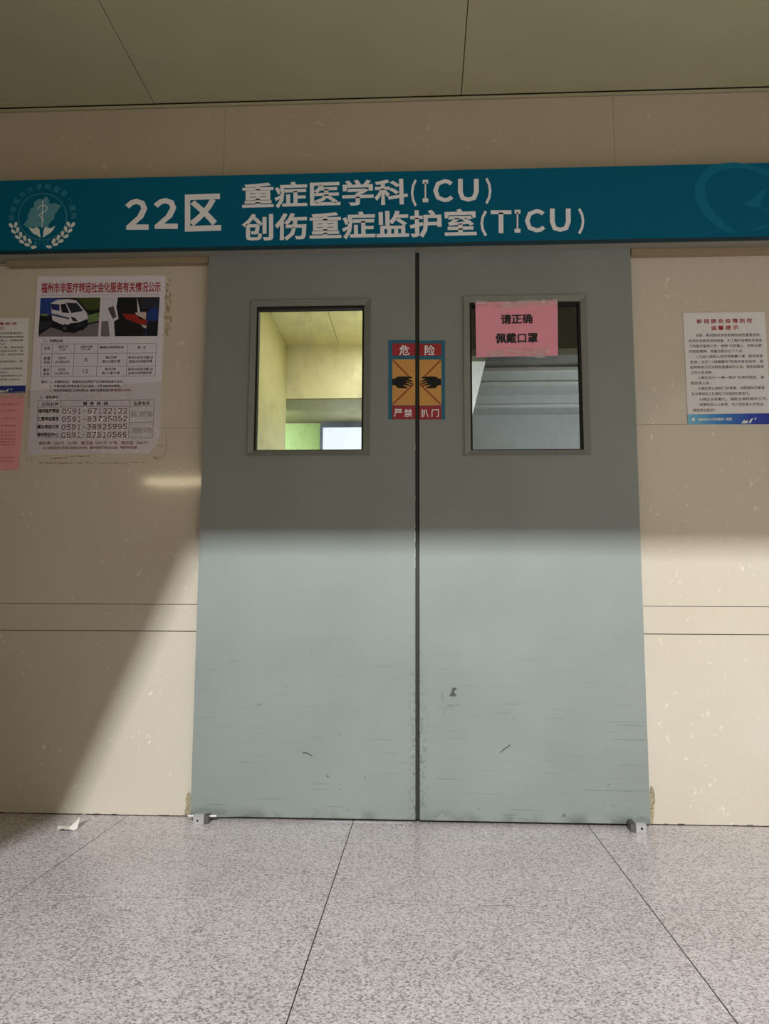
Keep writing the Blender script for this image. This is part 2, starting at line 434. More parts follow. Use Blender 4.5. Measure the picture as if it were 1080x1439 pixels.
OX0, OX1, OZ = 0.06, 1.48, 2.02
b = bmesh.new()
box(b, (XL, 0.008, 0), (OX0, 0.2, ZC)); box(b, (OX1, 0.008, 0), (XR, 0.2, ZC)); box(b, (OX0, 0.008, OZ), (OX1, 0.2, ZC))
wf = tag(obj('wall_front', b, M['joint']), kind='structure')
rows = [(0.0, 0.6303), (0.6303, 0.7256), (0.7256, 1.366), (1.366, 2.0)]
G = 0.0013
for (z0, z1) in rows:
    for (x0, x1) in ((-2.90, -1.433), (-1.433, OX0), (OX1, 2.974), (2.974, 3.4)):
        g2 = G*0.25 if abs(z1-1.366) < .01 or abs(z0-1.366) < .01 else G
        obj('panel', bx((x0+G, 0.0, z0+(g2 if z0 > 0 else 0.002)), (x1-G, 0.0085, z1-g2), 0.0005), M['wall'], wf)
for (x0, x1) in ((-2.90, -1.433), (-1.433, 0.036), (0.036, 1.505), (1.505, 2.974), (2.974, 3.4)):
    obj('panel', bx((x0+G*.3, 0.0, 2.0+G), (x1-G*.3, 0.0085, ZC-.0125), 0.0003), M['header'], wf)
# broken yellowed edges of the cladding beside the door foot
b = bmesh.new(); prism_xz(b, [at(*p, -.001) for p in ((914, 1104), (917.5, 1107), (919.5, 1116), (920, 1126), (918.5, 1134), (919, 1142), (917, 1152), (917.5, 1158), (912, 1158), (911, 1120))], -0.0015, 0.001)
obj('broken_edge', b, M['mould'], wf)['label'] = 'yellowed broken cladding edge'
b = bmesh.new(); prism_xz(b, [at(*p, -.001) for p in ((266, 1112), (262.5, 1116), (260.5, 1124), (262, 1131), (259.5, 1139), (259.5, 1145), (268, 1146), (268, 1118))], -0.0015, 0.001)
obj('broken_edge', b, M['mould'], wf)['label'] = 'yellowed broken cladding edge'
# dirty line where the cladding meets the floor
b = bmesh.new()
for (pa, pb) in ((0, 262), (920, 1080)):
    x = at(pa, 1145, 0)[0]-0.3*(pa == 0); xe = at(pb, 1150, 0)[0]+0.3*(pb == 1080)
    while x < xe:
        ln = random.uniform(.006, .05)
        if random.random() < .6: box(b, (x, -0.0008-random.random()*.001, 0.0), (min(x+ln, xe), 0.001, random.uniform(.001, .0045)))
        x += ln
o = obj('floor_line_dirt', b, M['grout'], wf); o['kind'] = 'stuff'

# opening lining behind the doors
b = bmesh.new(); box(b, (OX0, 0.0, 0.0), (OX0+0.004, 0.2, OZ)); box(b, (OX1-0.004, 0.0, 0), (OX1, 0.2, OZ)); box(b, (OX0, 0.0, OZ-0.004), (OX1, 0.2, OZ))
tag(obj('trim_opening', b, M['alu']), kind='structure')

ce = tag(obj('ceiling', bx((XL, -4.03, ZC+0.012), (XR, 0.2, ZC+0.30)), M['joint']), kind='structure')
CXL, CW = -0.2396, 1.1778
for i in range(-4, 4):
    for j, (ya, yb) in enumerate(((-0.012, -1.2), (-1.2, -2.4), (-2.4, -4.03))):
        obj('panel', bx((CXL+i*CW+0.0015, yb+0.0015, ZC), (CXL+(i+1)*CW-0.0015, ya-0.0015, ZC+0.0125), 0.0006), M['ceil'], ce)
tag(obj('trim_ceiling', bx((XL, -0.0085, ZC-0.0105), (XR, 0.008, ZC-0.0018), .0006), M['ceil']), kind='structure')

# rear of the hall: open court with daylight, lower left bay under a slab, added shadow flank
b = bmesh.new(); box(b, (XL-0.2, YB, -0.1), (XL, 4.0, ZC+0.3)); tag(obj('wall_left', b, M['rear']), kind='structure')
b = bmesh.new(); box(b, (XR, YB, -0.1), (XR+0.2, -3.2, ZC+.3)); box(b, (XR, -0.45, -0.1), (XR+.2, 4.0, ZC+.3)); box(b, (XR, -3.2, -0.1), (XR+.2, -0.45, 0.3)); box(b, (XR, -3.2, 2.1), (XR+.2, -0.45, ZC+.3))  # opening made up to let fill light in from the right
tag(obj('wall_right', b, M['rear']), kind='structure')
tag(obj('wall_back', bx((XL-0.2, YB-0.2, -0.1), (XR+.2, YB, 2.75)), M['rear']), kind='structure')
tag(obj('wall_side_baffle', bx((-1.45, -2.9, 0.0), (-1.25, 0.0, ZC)), M['olive']), kind='structure')  # unseen wall added to darken the left side, painted dark against bounce
tag(obj('ceiling_bay', bx((XL, YB, ZC), (-2.35, -4.03, ZC+0.3)), M['ceil']), kind='structure')
k_ = 2.9/7.0
ex = lambda z: -0.44*(1-k_)+k_*FLOOD.x+0.44*(z-k_*FLOOD.z)
b = bmesh.new(); prism_xz(b, [(-2.35, 0.0), (ex(0.0), 0.0), (ex(ZC), ZC), (-2.35, ZC)], -2.96, -2.90)  # unseen panel, its slanted edge shaped to cast the left shadow
tag(obj('wall_shadow_flank', b, M['rear']), kind='structure')

# ------------------------------------------------------------------ rooms behind the doors
def slab(name, a, b, mat): return tag(obj(name, bx(a, b), mat), kind='structure')
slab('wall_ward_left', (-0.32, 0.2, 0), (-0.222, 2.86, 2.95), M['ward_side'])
slab('wall_partition', (0.745, 0.2, 0), (0.80, 3.75, 2.95), M['ward_cream'])
slab('wall_ward_side', (-1.5, 2.5, 0), (-1.4, 3.75, 2.95), M['ward_cream'])
slab('wall_ward_corner', (-1.4, 2.5, 0), (-0.32, 2.6, 2.95), M['ward_cream'])
slab('wall_ward_far', (-1.4, 2.86, 2.252), (0.745, 3.75, 2.95), M['ward_cream'])
wc = slab('ceiling_ward', (-0.32, 0.2, 2.662), (0.80, 2.86, 2.95), M['joint'])
for (x0, x1) in ((-0.222, 0.166), (0.166, 0.745)):
    obj('panel', bx((x0+.002, 0.2, 2.655), (x1-.002, 2.86, 2.663)), M['ward_ceil'], wc)
slab('ceiling_ward_end', (-1.39, 2.87, 2.246), (0.744, 3.61, 2.2525), M['soffit'])  # slab added below the soffit, its darker colour painting the underside shade
slab('wall_ward_end', (-1.4, 3.62, 0), (0.80, 3.75, 2.252), M['ward_cream'])
def ward_pt(px, py, y): return at(px, py, y)
gx0, gx1 = -1.2, at(452, 600, 3.6)[0]
tag(obj('wall_green_board', bx((gx0, 3.59, 0.0), (gx1-.01, 3.62, 2.235)), M['ward_green']), kind='structure')
wn = tag(empty('window_1', (gx1, 3.6, 0)), kind='structure')
obj('header', bx((gx1, 3.57, 2.20), (0.745, 3.62, 2.25)), M['bluegrey'], wn)
obj('mullion', bx((gx1-.012, 3.57, 0.8), (gx1+.012, 3.62, 2.20)), M['bluegrey'], wn)
obj('lit_pane', bx((gx1+.012, 3.585, 0.8), (0.745, 3.60, 2.20)), M['curtain'], wn)
obj('sill', bx((gx1, 3.55, 0.74), (0.745, 3.62, 0.8)), M['bluegrey'], wn)
slab('wall_stair_right', (2.45, 0.2, 0), (2.55, 3.75, 2.95), M['concrete'])
slab('wall_stair_far', (0.80, 3.3, 0), (2.45, 3.75, 2.95), M['concrete'])
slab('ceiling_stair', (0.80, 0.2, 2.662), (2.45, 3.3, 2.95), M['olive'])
# stepped soffit of the flight above, raked left flank
def tz(py, D): return CZ+(855-py)/1104.0*D
D1, D2, D3, D4 = 4.5, 4.32, 4.11, 3.93
st = tag(empty('ceiling_stair_flight', (1.6, 1.5, 2.0)), kind='structure')
def raked(y0, y1, z0, z1):
    bm = bmesh.new(); xl = lambda z: 0.85+0.245*(z-CZ)-0.045
    vs = []
    for y in (y0, y1):
        for z in (z0, z1):
            vs += [bm.verts.new((xl(z), y, z)), bm.verts.new((2.45, y, z))]
    a, bb, c, d, e, f, g, h = vs
    for q in ((a, bb, d, c), (e, g, h, f), (a, e, f, bb), (c, d, h, g), (a, c, g, e), (bb, f, h, d)): bm.faces.new(q)
    bmesh.ops.recalc_face_normals(bm, faces=bm.faces[:]); return bm
zt1, zt2, zt3 = tz(581, D1), tz(552, D2), tz(531, D3)
obj('riser', raked(CY+D1, CY+D1+.08, 0.9, zt1), M['stair'], st)
obj('riser', raked(CY+D2, CY+D1+.08, zt1, zt2), M['stair'], st)
obj('riser', raked(CY+D3, CY+D1+.08, zt2, zt3), M['stair'], st)
obj('riser', raked(CY+D4, CY+D1+.08, zt3, tz(470, D4)), M['stair'], st)
obj('nosing', raked(CY+D2-.012, CY+D2+.01, zt1-.004, zt1+.012), M['concrete'], st)
obj('nosing', raked(CY+D3-.012, CY+D3+.01, zt2-.004, zt2+.012), M['concrete'], st)
obj('nosing', raked(CY+D4-.012, CY+D4+.01, zt3-.004, zt3+.014), M['concrete'], st)
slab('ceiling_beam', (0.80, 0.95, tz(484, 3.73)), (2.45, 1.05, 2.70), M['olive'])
area('stair_wall_fill', (1.05, 2.6, 2.1), 0.4, 0.9, 7.0, (0.95, 0.98, 1.0), (math.radians(90), 0, 0))  # fill added to whiten the far wall; this room has no window

# ------------------------------------------------------------------ sliding door leaves
DY0, DY1 = -0.035, -0.006
def ring(bm, o0, o1, i0, i1, y0, y1, yi=None):
    """rectangular frame: outer corners o0..o1, inner i0..i1 (x,z); front y0, back y1; inner lip front at yi"""
    yi = y0 if yi is None else yi
    O = [(o0[0], o0[1]), (o1[0], o0[1]), (o1[0], o1[1]), (o0[0], o1[1])]
    I = [(i0[0], i0[1]), (i1[0], i0[1]), (i1[0], i1[1]), (i0[0], i1[1])]
    of = [bm.verts.new((x, y0, z)) for x, z in O]; inf = [bm.verts.new((x, yi, z)) for x, z in I]
    ob = [bm.verts.new((x, y1, z)) for x, z in O]; ib = [bm.verts.new((x, y1, z)) for x, z in I]
    for k in range(4):
        j = (k+1) % 4
        bm.faces.new((of[k], of[j], inf[j], inf[k])); bm.faces.new((inf[k], inf[j], ib[j], ib[k]))
        bm.faces.new((ib[k], ib[j], ob[j], ob[k])); bm.faces.new((ob[k], ob[j], of[j], of[k]))
    bmesh.ops.recalc_face_normals(bm, faces=bm.faces[:]); return bm
def leaf(name, x0, x1, wx0, wx1, wz0, wz1, z0):
    e = tag(empty(name, ((x0+x1)/2, -0.02, 0)), kind='structure')
    obj('leaf', ring(bmesh.new(), (x0, z0), (x1, 2.03), (wx0+.012, wz0+.008), (wx1-.012, wz1-.012), DY0, DY1), M['door'], e)
    # raised moulding with a stepped profile
    fr = obj('window_frame', ring(bmesh.new(), (wx0, wz0), (wx1, wz1), (wx0+.021, wz0+.016), (wx1-.021, wz1-.023), DY0-.007, DY0+.004, DY0-.004), M['frame'], e)
    obj('frame_bead', ring(bmesh.new(), (wx0-.004, wz0-.004), (wx1+.004, wz1+.004), (wx0+.003, wz0+.003), (wx1-.003, wz1-.003), DY0-.0025, DY0+.001), M['frame'], fr)
    obj('gasket', ring(bmesh.new(), (wx0+.016, wz0+.011), (wx1-.016, wz1-.018), (wx0+.028, wz0+.019), (wx1-.028, wz1-.032), DY0-.0008, DY1), M['gasket'], e)
    obj('pane', bx((wx0+.022, -0.022, wz0+.015), (wx1-.022, -0.017, wz1-.026)), M['glass'], e)
    return e
GX0, GX1 = 0.7645, 0.7795
d1 = leaf('door_1', 0.0, GX0, 0.165, 0.601, 1.2565, 1.831, 0.011)
d2 = leaf('door_2', GX1, 1.54, 0.9395, 1.376, 1.2535, 1.834, 0.010)
obj('edge_seal', bx((GX0, -0.029, 0.011), (GX0+.0085, -0.008, 2.03)), M['seal'], d1)
obj('edge_seal', bx((GX0+.0088, -0.026, 0.010), (GX1, -0.008, 2.03)), M['seal'], d2)
# edges worn to white paint on the left leaf
b = bmesh.new()
z = 0.78
while z < 1.28:
    h = random.uniform(.006, .04)
    if random.random() < (.85 if .87 < z < .99 else .35):
        wd = random.uniform(.001, .0038 if .87 < z < .99 else .002)
        prism_xz(b, [(GX0-wd, z+.002), (GX0-wd*.5, z), (GX0, z), (GX0, z+h), (GX0-wd*.7, z+h*.9)], DY0-.0006, DY0+.0002)
    z += h+random.uniform(.002, .02)
obj('paint_chips', b, M['chip'], d1)['kind'] = 'stuff'
# marks on the doors
def mark(pts, mat, par, y=DY0-.0005):
    bm = bmesh.new(); prism_xz(bm, [at(*p, DY0) for p in pts], y, DY0+.0002)
    return obj('scuff_mark', bm, mat, par)
mark([(630.7, 978.5), (634.5, 971.5), (635, 967), (639.5, 966), (642, 970.5), (639.3, 969.5), (638, 972), (640, 976), (641.5, 978.5)], M['stain'], d2)
mark([(619.8, 973), (622, 975), (623, 980), (624.5, 981), (623.5, 982.5), (621, 980), (620.5, 984), (619.6, 983)], M['stain_soft'], d2)
mark([(626, 991.5), (630, 990.2), (632, 989), (634, 990.5), (637, 991), (640, 989.5), (646, 990), (646.5, 992), (640, 991), (636, 993), (629, 993.2)], M['stain_soft'], d2)
mark([(702, 1057.3), (708.5, 1051.5), (717, 1046), (717.6, 1047.2), (709.5, 1053), (703, 1058)], M['stain'], d2)
mark([(425, 1056.5), (432, 1057.6), (439, 1062), (438.5, 1063), (431.5, 1059.3), (425, 1058)], M['stain'], d1)
mark([(322, 929.3), (333, 928.6), (333, 929.3), (322, 930.1)], M['stain_soft'], d1)
mark([(858, 1038.5), (907, 1039.6), (907, 1040.6), (858, 1039.2)], M['stain_soft'], d2)
mark([(866, 1018.5), (905, 1019.2), (905, 1020.2), (866, 1019.1)], M['stain_soft'], d2)
mark([(820, 1110.2), (908, 1110.8), (908, 1112), (820, 1111)], M['stain_soft'], d2)
mark([(608, 1150), (617, 1143), (622, 1139.5), (626, 1141), (627.5, 1148), (626.5, 1148), (624.6, 1142.4), (622, 1141), (612, 1149.5)], M['stain_soft'], d2)
mark([(279, 1138), (284, 1134.5), (291, 1136), (295, 1141), (305, 1143), (302, 1147), (285, 1147), (276, 1145)], M['stain_soft'], d1)
mark([(300, 1146.5), (312, 1143.5), (318, 1145), (330, 1142.5), (337, 1144.5), (340, 1147.5), (318, 1148), (300, 1148)], M['stain_soft'], d1)
mark([(894, 1150), (900, 1147), (908, 1149), (912, 1153), (911, 1156), (893, 1155)], M['stain_soft'], d2)

# ------------------------------------------------------------------ floor stops
def wedge(x0, x1, yf, yb, h):
    bm = prism_yz(bmesh.new(), [(yf, 0.0), (yf, h*.86), (yf+.004, h), (yf+.020, h), (yb, h*.55), (yb, 0.0)], x0, x1)
    return bm
s1 = tag(empty('floor_stop', (0.045, -0.08, 0)), 'small steel floor stop with a thin rod through it at the door foot', 'door stop')
bmv = wedge(0.028, 0.063, -0.098, -0.048, 0.030); bmesh.ops.bevel(bmv, geom=bmv.edges[:], offset=.0018, segments=2, affect='EDGES')
obj('body', bmv, M['steel'], s1)
obj('side_plate', prism_yz(bmesh.new(), [(-0.094, 0), (-0.090, .026), (-0.06, .027), (-0.046, .016), (-0.046, 0)], 0.063, 0.078), M['steel_dark'], s1)
obj('rod', tube(bmesh.new(), [(0.003, -0.072, .020), (0.098, -0.066, .020)], .0042), M['steel'], s1)
obj('screw_hole', tube(bmesh.new(), [(0.043, -0.0990, .012), (0.043, -0.096, .012)], .0035), M['gasket'], s1)
s2 = tag(empty('floor_stop', (1.49, -0.08, 0)), 'plain steel floor stop block without a rod at the door foot', 'door stop')
bmv = wedge(1.474, 1.507, -0.110, -0.050, 0.030); bmesh.ops.bevel(bmv, geom=bmv.edges[:], offset=.0018, segments=2, affect='EDGES')
obj('body', bmv, M['steel'], s2)
obj('side_plate', prism_yz(bmesh.new(), [(-0.100, 0), (-0.096, .024), (-0.06, .032), (-0.045, .02), (-0.045, 0)], 1.460, 1.474), M['steel_dark'], s2)
obj('screw_hole', tube(bmesh.new(), [(1.492, -0.1110, .015), (1.492, -0.108, .015)], .0038), M['gasket'], s2)

# crumpled plastic scrap on the floor
bm = bmesh.new(); n = 7; g = []
for i in range(n):
    r = []
    for j in range(n):
        u, v = i/(n-1), j/(n-1)
        zz = .002+.010*abs(math.sin(3.1*u+2.3*v))*random.uniform(.5, 1)+(.06*max(0, u-.5)*(v > .3))
        r.append(bm.verts.new((-0.385+.062*u+random.uniform(-.004, .004), -0.205+.085*v*(0.35+.65*u)+random.uniform(-.004, .004), zz)))
    g.append(r)
for i in range(n-1):
    for j in range(n-1): bm.faces.new((g[i][j], g[i+1][j], g[i+1][j+1], g[i][j+1]))
so_ = obj('plastic_scrap', bm, M['plastic'], None)
md = so_.modifiers.new('thick', 'SOLIDIFY'); md.thickness = 0.001
tag(so_, 'crumpled scrap of milky plastic lying on the granite floor', 'litter')

# ------------------------------------------------------------------ teal header sign
YS = -0.085; SZ0, SZ1 = 2.0064, 2.2955
sg = tag(empty('header_sign', (0.8, -0.04, SZ0)), 'long teal ward sign board with white lettering over the double door', 'sign')
SX0, SX1 = -1.6, 3.2
obj('board', bx((SX0, YS, SZ0+.012), (SX1, -0.0005, SZ1), 0.001), M['teal'], sg)
obj('bottom_edge', bx((SX0, YS-.0008, SZ0), (SX1, YS+.006, SZ0+.0125)), M['teal_dark'], sg)['label'] = 'dark lower edge of the sign'
obj('underside', bx((SX0, YS+.006, SZ0+.002), (SX1, -0.0005, SZ0+.012)), M['alu'], sg)['label'] = 'grey metal underside'
obj('rail_strip', bx((-0.771, -0.030, 1.986), (-0.003, -0.0005, SZ0+.002), .0008), M['rail'], sg)  # brown rail colour carries the shade under the sign board
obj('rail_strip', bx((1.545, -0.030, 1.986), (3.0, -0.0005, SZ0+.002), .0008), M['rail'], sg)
YT = YS-.0009
SW = M['sign_white']
cboxes(sg, SW, '22', [(175.7, 279.2, 208.6, 322.8), (215.7, 278.2, 249.5, 321.6)], YT, .03)
ctext(sg, SW, '区', (259.6, 273.5), (310.3, 271.8), (259.6, 325.6), YT, bold=.032)
ctext(sg, SW, '重症医学科', (340.1, 256.9), (572.5, 250.4), (340.1, 294.0), YT, bold=.026)
def crop_box(x0, y0, x1, y1): return (500+x0/2.919, 230+y0/2.919, 500+x1/2.919, 230+y1/2.919)
cboxes(sg, SW, '(ICU)', [crop_box(*q) for q in ((225, 64, 249, 176), (273, 66, 296, 158), (316, 63, 399, 158), (418, 62, 503, 156), (530, 57, 555, 166))], YT, .03)
ctext(sg, SW, '创伤重症监护室', (339.4, 300.6), (668.2, 292.8), (339.4, 339.6), YT, bold=.026)
cboxes(sg, SW, '(TICU)', [crop_box(*q) for q in ((510, 192, 537, 298), (552, 191, 637, 285), (650, 189, 674, 283), (692, 186, 776, 282), (795, 184, 880, 280), (910, 182, 936, 290))], YT, .03)
# hospital emblem
def E_(cx, cy): return at(cx/8.308, 230+cy/8.308, YT)
em = obj('emblem', (lambda bm: (stroke(bm, [E_(497+281*math.cos(6.2832*k/48), 620+272*math.sin(6.2832*k/48)) for k in range(48)], .0022, YT, 0, True), bm)[1])(bmesh.new()), M['teal_mid'], sg)
em['label'] = 'round pale emblem with laurel wreath and province outline'
b = bmesh.new()
poly(b, [E_(*p) for p in ((275, 715), (300, 680), (330, 640), (325, 600), (350, 560), (352, 530), (400, 500), (398, 450), (430, 425), (460, 412), (500, 420), (520, 390), (545, 378), (570, 425), (580, 470), (640, 462), (690, 480), (715, 480), (690, 520), (665, 560), (640, 590), (630, 650), (605, 660), (580, 690), (565, 725), (545, 748), (490, 740), (430, 735), (340, 752), (310, 740))], YT)
obj('province_map', b, M['teal_mid'], em)
b = bmesh.new(); y2 = YT-.0004
stroke(b, [E_(500, 425), E_(490, 750)], [.0036, .0026], y2)
stroke(b, [E_(*p) for p in ((440, 535), (455, 505), (490, 487), (530, 490), (552, 515), (540, 550), (505, 570), (470, 582), (460, 605), (480, 630), (505, 645), (508, 665), (488, 690))], .0032, y2)
poly(b, [E_(*p) for p in ((335, 745), (385, 760), (430, 738), (462, 770), (466, 810), (474, 868), (440, 838), (395, 822), (355, 780))], y2)
poly(b, [E_(*p) for p in ((645, 725), (590, 755), (530, 738), (508, 775), (505, 820), (500, 868), (535, 840), (580, 815), (620, 775))], y2)
for (cx, cy, an) in ((130, 725, 55), (183, 715, 105), (160, 795, 40), (207, 775, 95), (205, 860, 35), (243, 832, 85), (255, 912, 30), (290, 872, 75), (320, 948, 15), (348, 905, 60), (395, 975, -10),
                     (850, 715, 125), (800, 710, 65), (815, 785, 140), (768, 765, 85), (770, 850, 150), (730, 820, 100), (708, 905, 160), (680, 865, 110), (645, 943, 170), (625, 905, 125), (570, 970, 190)):
    a = math.radians(an); pts = []
    for k in range(10):
        t = 6.2832*k/10; lx = 36*math.cos(t); ly = 19*math.sin(t)*(1-.25*math.cos(t))
        pts.append(E_(cx+lx*math.cos(a)-ly*math.sin(a), cy+lx*math.sin(a)+ly*math.cos(a)))
    poly(b, pts, y2)
obj('staff_and_wreath', b, M['sign_cream'], em)
b = bmesh.new()
for ch, (cx, cy) in zip('福建医科大学附属第一医院', ((132, 632), (152, 532), (197, 437), (265, 360), (358, 303), (457, 268), (560, 268), (658, 302), (748, 345), (818, 425), (850, 517), (860, 612))):
    a = math.atan2(cx-497, 620-cy); h = 33
    def R_(dx, dy): return E_(cx+dx*math.cos(a)-dy*math.sin(a), cy+dx*math.sin(a)+dy*math.cos(a))
    text(b, ch, R_(-h, -h if ch != '一' else -4), R_(h, -h if ch != '一' else -4), R_(-h, h if ch != '一' else 4), YT, bold=.012)
for ch, cx, cy in (('1', 415, 925), ('9', 462, 934), ('3', 510, 934), ('7', 555, 922)):
    text(b, ch, E_(cx-12, cy-20), E_(cx+12, cy-20), E_(cx-12, cy+20), YT, bold=.012)
obj('ring_lettering', b, M['teal_light'], em)['kind'] = 'stuff'
# pale heart-and-dove print at the right end
def H_(cx, cy): return at(960+cx/9.0, 220+cy/9.0, YT)
b = bmesh.new()
stroke(b, [H_(*p) for p in ((655, 960), (520, 900), (400, 800), (300, 690), (235, 580), (205, 470), (215, 350), (270, 250), (370, 170), (500, 125), (650, 110), (800, 125), (930, 165), (1060, 215), (1170, 280), (1270, 330), (1380, 280), (1500, 230), (1640, 200), (1780, 215), (1880, 290), (1930, 400), (1900, 530), (1800, 660), (1650, 780), (1480, 870), (1300, 930))], [.012, .024, .034, .036, .036, .038, .036, .033, .03, .026, .022, .02, .02, .02, .018, .012, .018, .022, .03, .034, .036, .036, .036, .034, .03, .022, .01], YT)
poly(b, [H_(*p) for p in ((730, 550), (790, 575), (900, 520), (960, 440), (1060, 400), (1010, 500), (960, 580), (990, 640), (1080, 690), (1180, 700), (1060, 700), (960, 645), (860, 640), (780, 610))], YT)
stroke(b, [H_(*p) for p in ((880, 925), (1000, 890), (1100, 850), (1200, 780))], [.006, .012, .012, .004], YT)
obj('heart_print', b, M['heart'], sg)['label'] = 'faint pale heart and dove print'

# ------------------------------------------------------------------ big white notice with tape residue (left wall)
YP = -0.0025
def P1(cx, cy): return (cx/4.154, 370+cy/4.154)
nt = tag(empty('transport_notice', (-0.42, -0.001, 1.61)), 'large white notice with two van photos, tables and red phone numbers', 'poster')
b = bmesh.new(); prism_xz(b, [at(*P1(*p), -.001) for p in ((219, 76), (967, 72), (950, 480), (932, 1005), (905, 1060), (870, 1108), (158, 1116), (178, 770))], -0.002, -0.0003)
obj('sheet', b, M['paper'], nt)
T = lambda bm, s, x0, ya, x1, yb, h, **k: ptext(bm, s, P1(x0, ya), P1(x1, yb), P1(x0-h*.045, ya+h), YP, **k)
b = bmesh.new(); T(b, '福州市非医疗转运社会化服务有关情况公示', 241, 113, 938, 107, 62, bold=.022)
obj('heading', b, M['red'], nt)['label'] = 'bold red heading'
b = bmesh.new()
def rule(bm, a, c, wpx=.45): pstroke(bm, [P1(*a), P1(*c)], wpx, YP)
rule(b, (235, 187), (938, 182))
for yl, yr in ((472, 468), (527, 523), (603, 599), (661, 657)):
    f = (yl-472)/190.; rule(b, (243-9*f, yl), (912-7*f, yr))
for x0, x1 in ((243, 234), (306, 297), (434, 425), (573, 562), (743, 736), (912, 905)): rule(b, (x0, 472-4*(x0-243)/669), (x1, 661-4*(x0-243)/669))
rule(b, (222, 803), (900, 797)); rule(b, (221, 840), (898, 834)); rule(b, (213, 1016), (890, 1018)); rule(b, (754, 930), (895, 928))
for x0, x1, ya, yb in ((222, 213, 803, 1016), (900, 890, 797, 1018), (757, 750, 799, 1018), (356, 354, 802, 839)): rule(b, (x0, ya), (x1, yb))
obj('table_rules', b, M['rule'], nt)['kind'] = 'stuff'
b = bmesh.new()
T(b, '二、收费标准：', 252, 444, 372, 444, 18, bold=.02)
for s, x0, x1, y, h in (('车型', 258, 292, 487, 20), ('起步价', 342, 398, 480, 15), ('(3公里)', 350, 384, 498, 13), ('公里价标准', 468, 540, 480, 15), ('(元/公里)', 474, 530, 497, 13), ('等候时间收费标准', 581, 723, 482, 17), ('备  注', 802, 852, 482, 17)):
    T(b, s, x0, y, x1, y-1, h, bold=.012)
for k, (a, c, d) in enumerate((('普通', '200元', '6'), ('豪华', '300元', '10'))):
    yy = 545+k*68; dx = -3*k
    T(b, a, 256+dx, yy, 292+dx, yy, 19, bold=.012); T(b, '车型', 255+dx, yy+24, 291+dx, yy+24, 17, bold=.012)
    T(b, c, 342+dx, yy, 386+dx, yy-1, 16, bold=.008); T(b, '(3公里以内)', 322+dx, yy+23, 406+dx, yy+22, 17, bold=.008)
    T(b, '每3分钟', 616+dx, yy-4, 680+dx, yy-5, 17, bold=.01); T(b, '按1公里计费', 597+dx, yy+19, 702+dx, yy+18, 18, bold=.01)
    T(b, '夜间20点至次晨5点', 749+dx, yy-3, 895+dx, yy-5, 17, bold=.01); T(b, '加收20%的服务费', 752+dx, yy+20, 888+dx, yy+18, 17, bold=.01)
    T(b, d, (495 if k == 0 else 484), yy+4, (511 if k == 0 else 513), yy+4, 26, bold=0)
T(b, '备注：1、车辆到达后，患者因自身原因产生的费用由患方支付。', 240, 684, 722, 682, 17, bold=.012)
T(b, '2、车辆过路过桥费由患方另行承担，不再加收其他费用。', 290, 709, 705, 708, 17, bold=.012)
T(b, '3、如发现车辆违反上述收费标准，', 290, 734, 520, 733, 17, bold=.012)
T(b, '请拨打监督电话举', 524, 733, 640, 733, 17, bold=.012)
T(b, '二、服务单位：', 232, 773, 345, 772, 18, bold=.02)
T(b, '公司名称', 243, 813, 342, 811, 21, bold=.012); T(b, '服  务  热  线', 484, 808, 630, 807, 23, bold=.022); T(b, '监督电话', 780, 806, 873, 805, 23, bold=.012)
for i, s in enumerate(('福州医疗转运', '仁爱转运服务', '康达转运公司', '福州转运中心')): T(b, s, 222-i*2, 850+46*i, 346-i*2, 849+46*i, 25, bold=.03)
obj('small_print', b, M['ink'], nt)['kind'] = 'stuff'
b = bmesh.new()
for i, s in enumerate(('0591-87122122', '0591-83735052', '0591-38925995', '0591-87510566')):
    digits(b, s, P1, 362-i*1.5, 848+46*i, 745-i*1.5, 844+46*i, 32, YP, .012)
digits(b, '0591-83771580', P1, 767, 866, 889, 866, 29, YP); digits(b, '13306916750', P1, 762, 960, 886, 960, 29, YP)
obj('phone_numbers', b, M['maroon'], nt)['label'] = 'plum red phone numbers'
b = bmesh.new()
T(b, '闽价费〔2017〕123号、榕卫监〔2017〕47号、榕交运〔2017〕', 228, 1040, 858, 1037, 20, bold=.012)
T(b, '以上信息如有变更请以监督电话为准，福州市医疗转运办公室，敬请市民监督', 250, 1069, 798, 1066, 18, bold=.012)
T(b, '报电话12345。', 642, 732, 772, 731, 17, bold=.012)
o = obj('red_print', b, M['crimson'], nt); o['label'] = 'small dark red print'; o['kind'] = 'stuff'
# printed photographs
def quadmap(tl, tr, br, bl):
    q = [at(*P1(*p), YP) for p in (tl, tr, br, bl)]
    def f(u, v):
        a = tuple(q[0][i]+u*(q[1][i]-q[0][i]) for i in (0, 1)); c = tuple(q[3][i]+u*(q[2][i]-q[3][i]) for i in (0, 1))
        return tuple(a[i]+v*(c[i]-a[i]) for i in (0, 1))
    return f
def print_mat(rgb): return plain('print_ink', rgb, 0.45, 0.3, var=0.12, scale=220)
pm = [print_mat(c) for c in ((24, 26, 34), (40, 66, 140), (66, 78, 40), (120, 112, 116), (210, 206, 218), (44, 46, 60), (38, 48, 96), (150, 40, 34), (196, 178, 172), (30, 56, 124), (80, 74, 76), (108, 130, 84))]
f = quadmap((237, 203), (587, 200), (572, 427), (224, 428)); b = bmesh.new()
def pp(pts, mi, lay): poly(b, [f(*p) for p in pts], YP-.00012*lay, mi)
pp([(0, 0), (1, 0), (1, 1), (0, 1)], 0, 0)
pp([(0, 0), (.35, 0), (.2, .45), (0, .45)], 1, 1)
pp([(.02, .40), (.14, .42), (.14, .47), (.02, .46)], 11, 2)
pp([(.60, 0), (1, 0), (1, .3), (.8, .33)], 2, 1)
pp([(.80, .46), (1, .38), (1, .60), (.82, .66)], 11, 1)
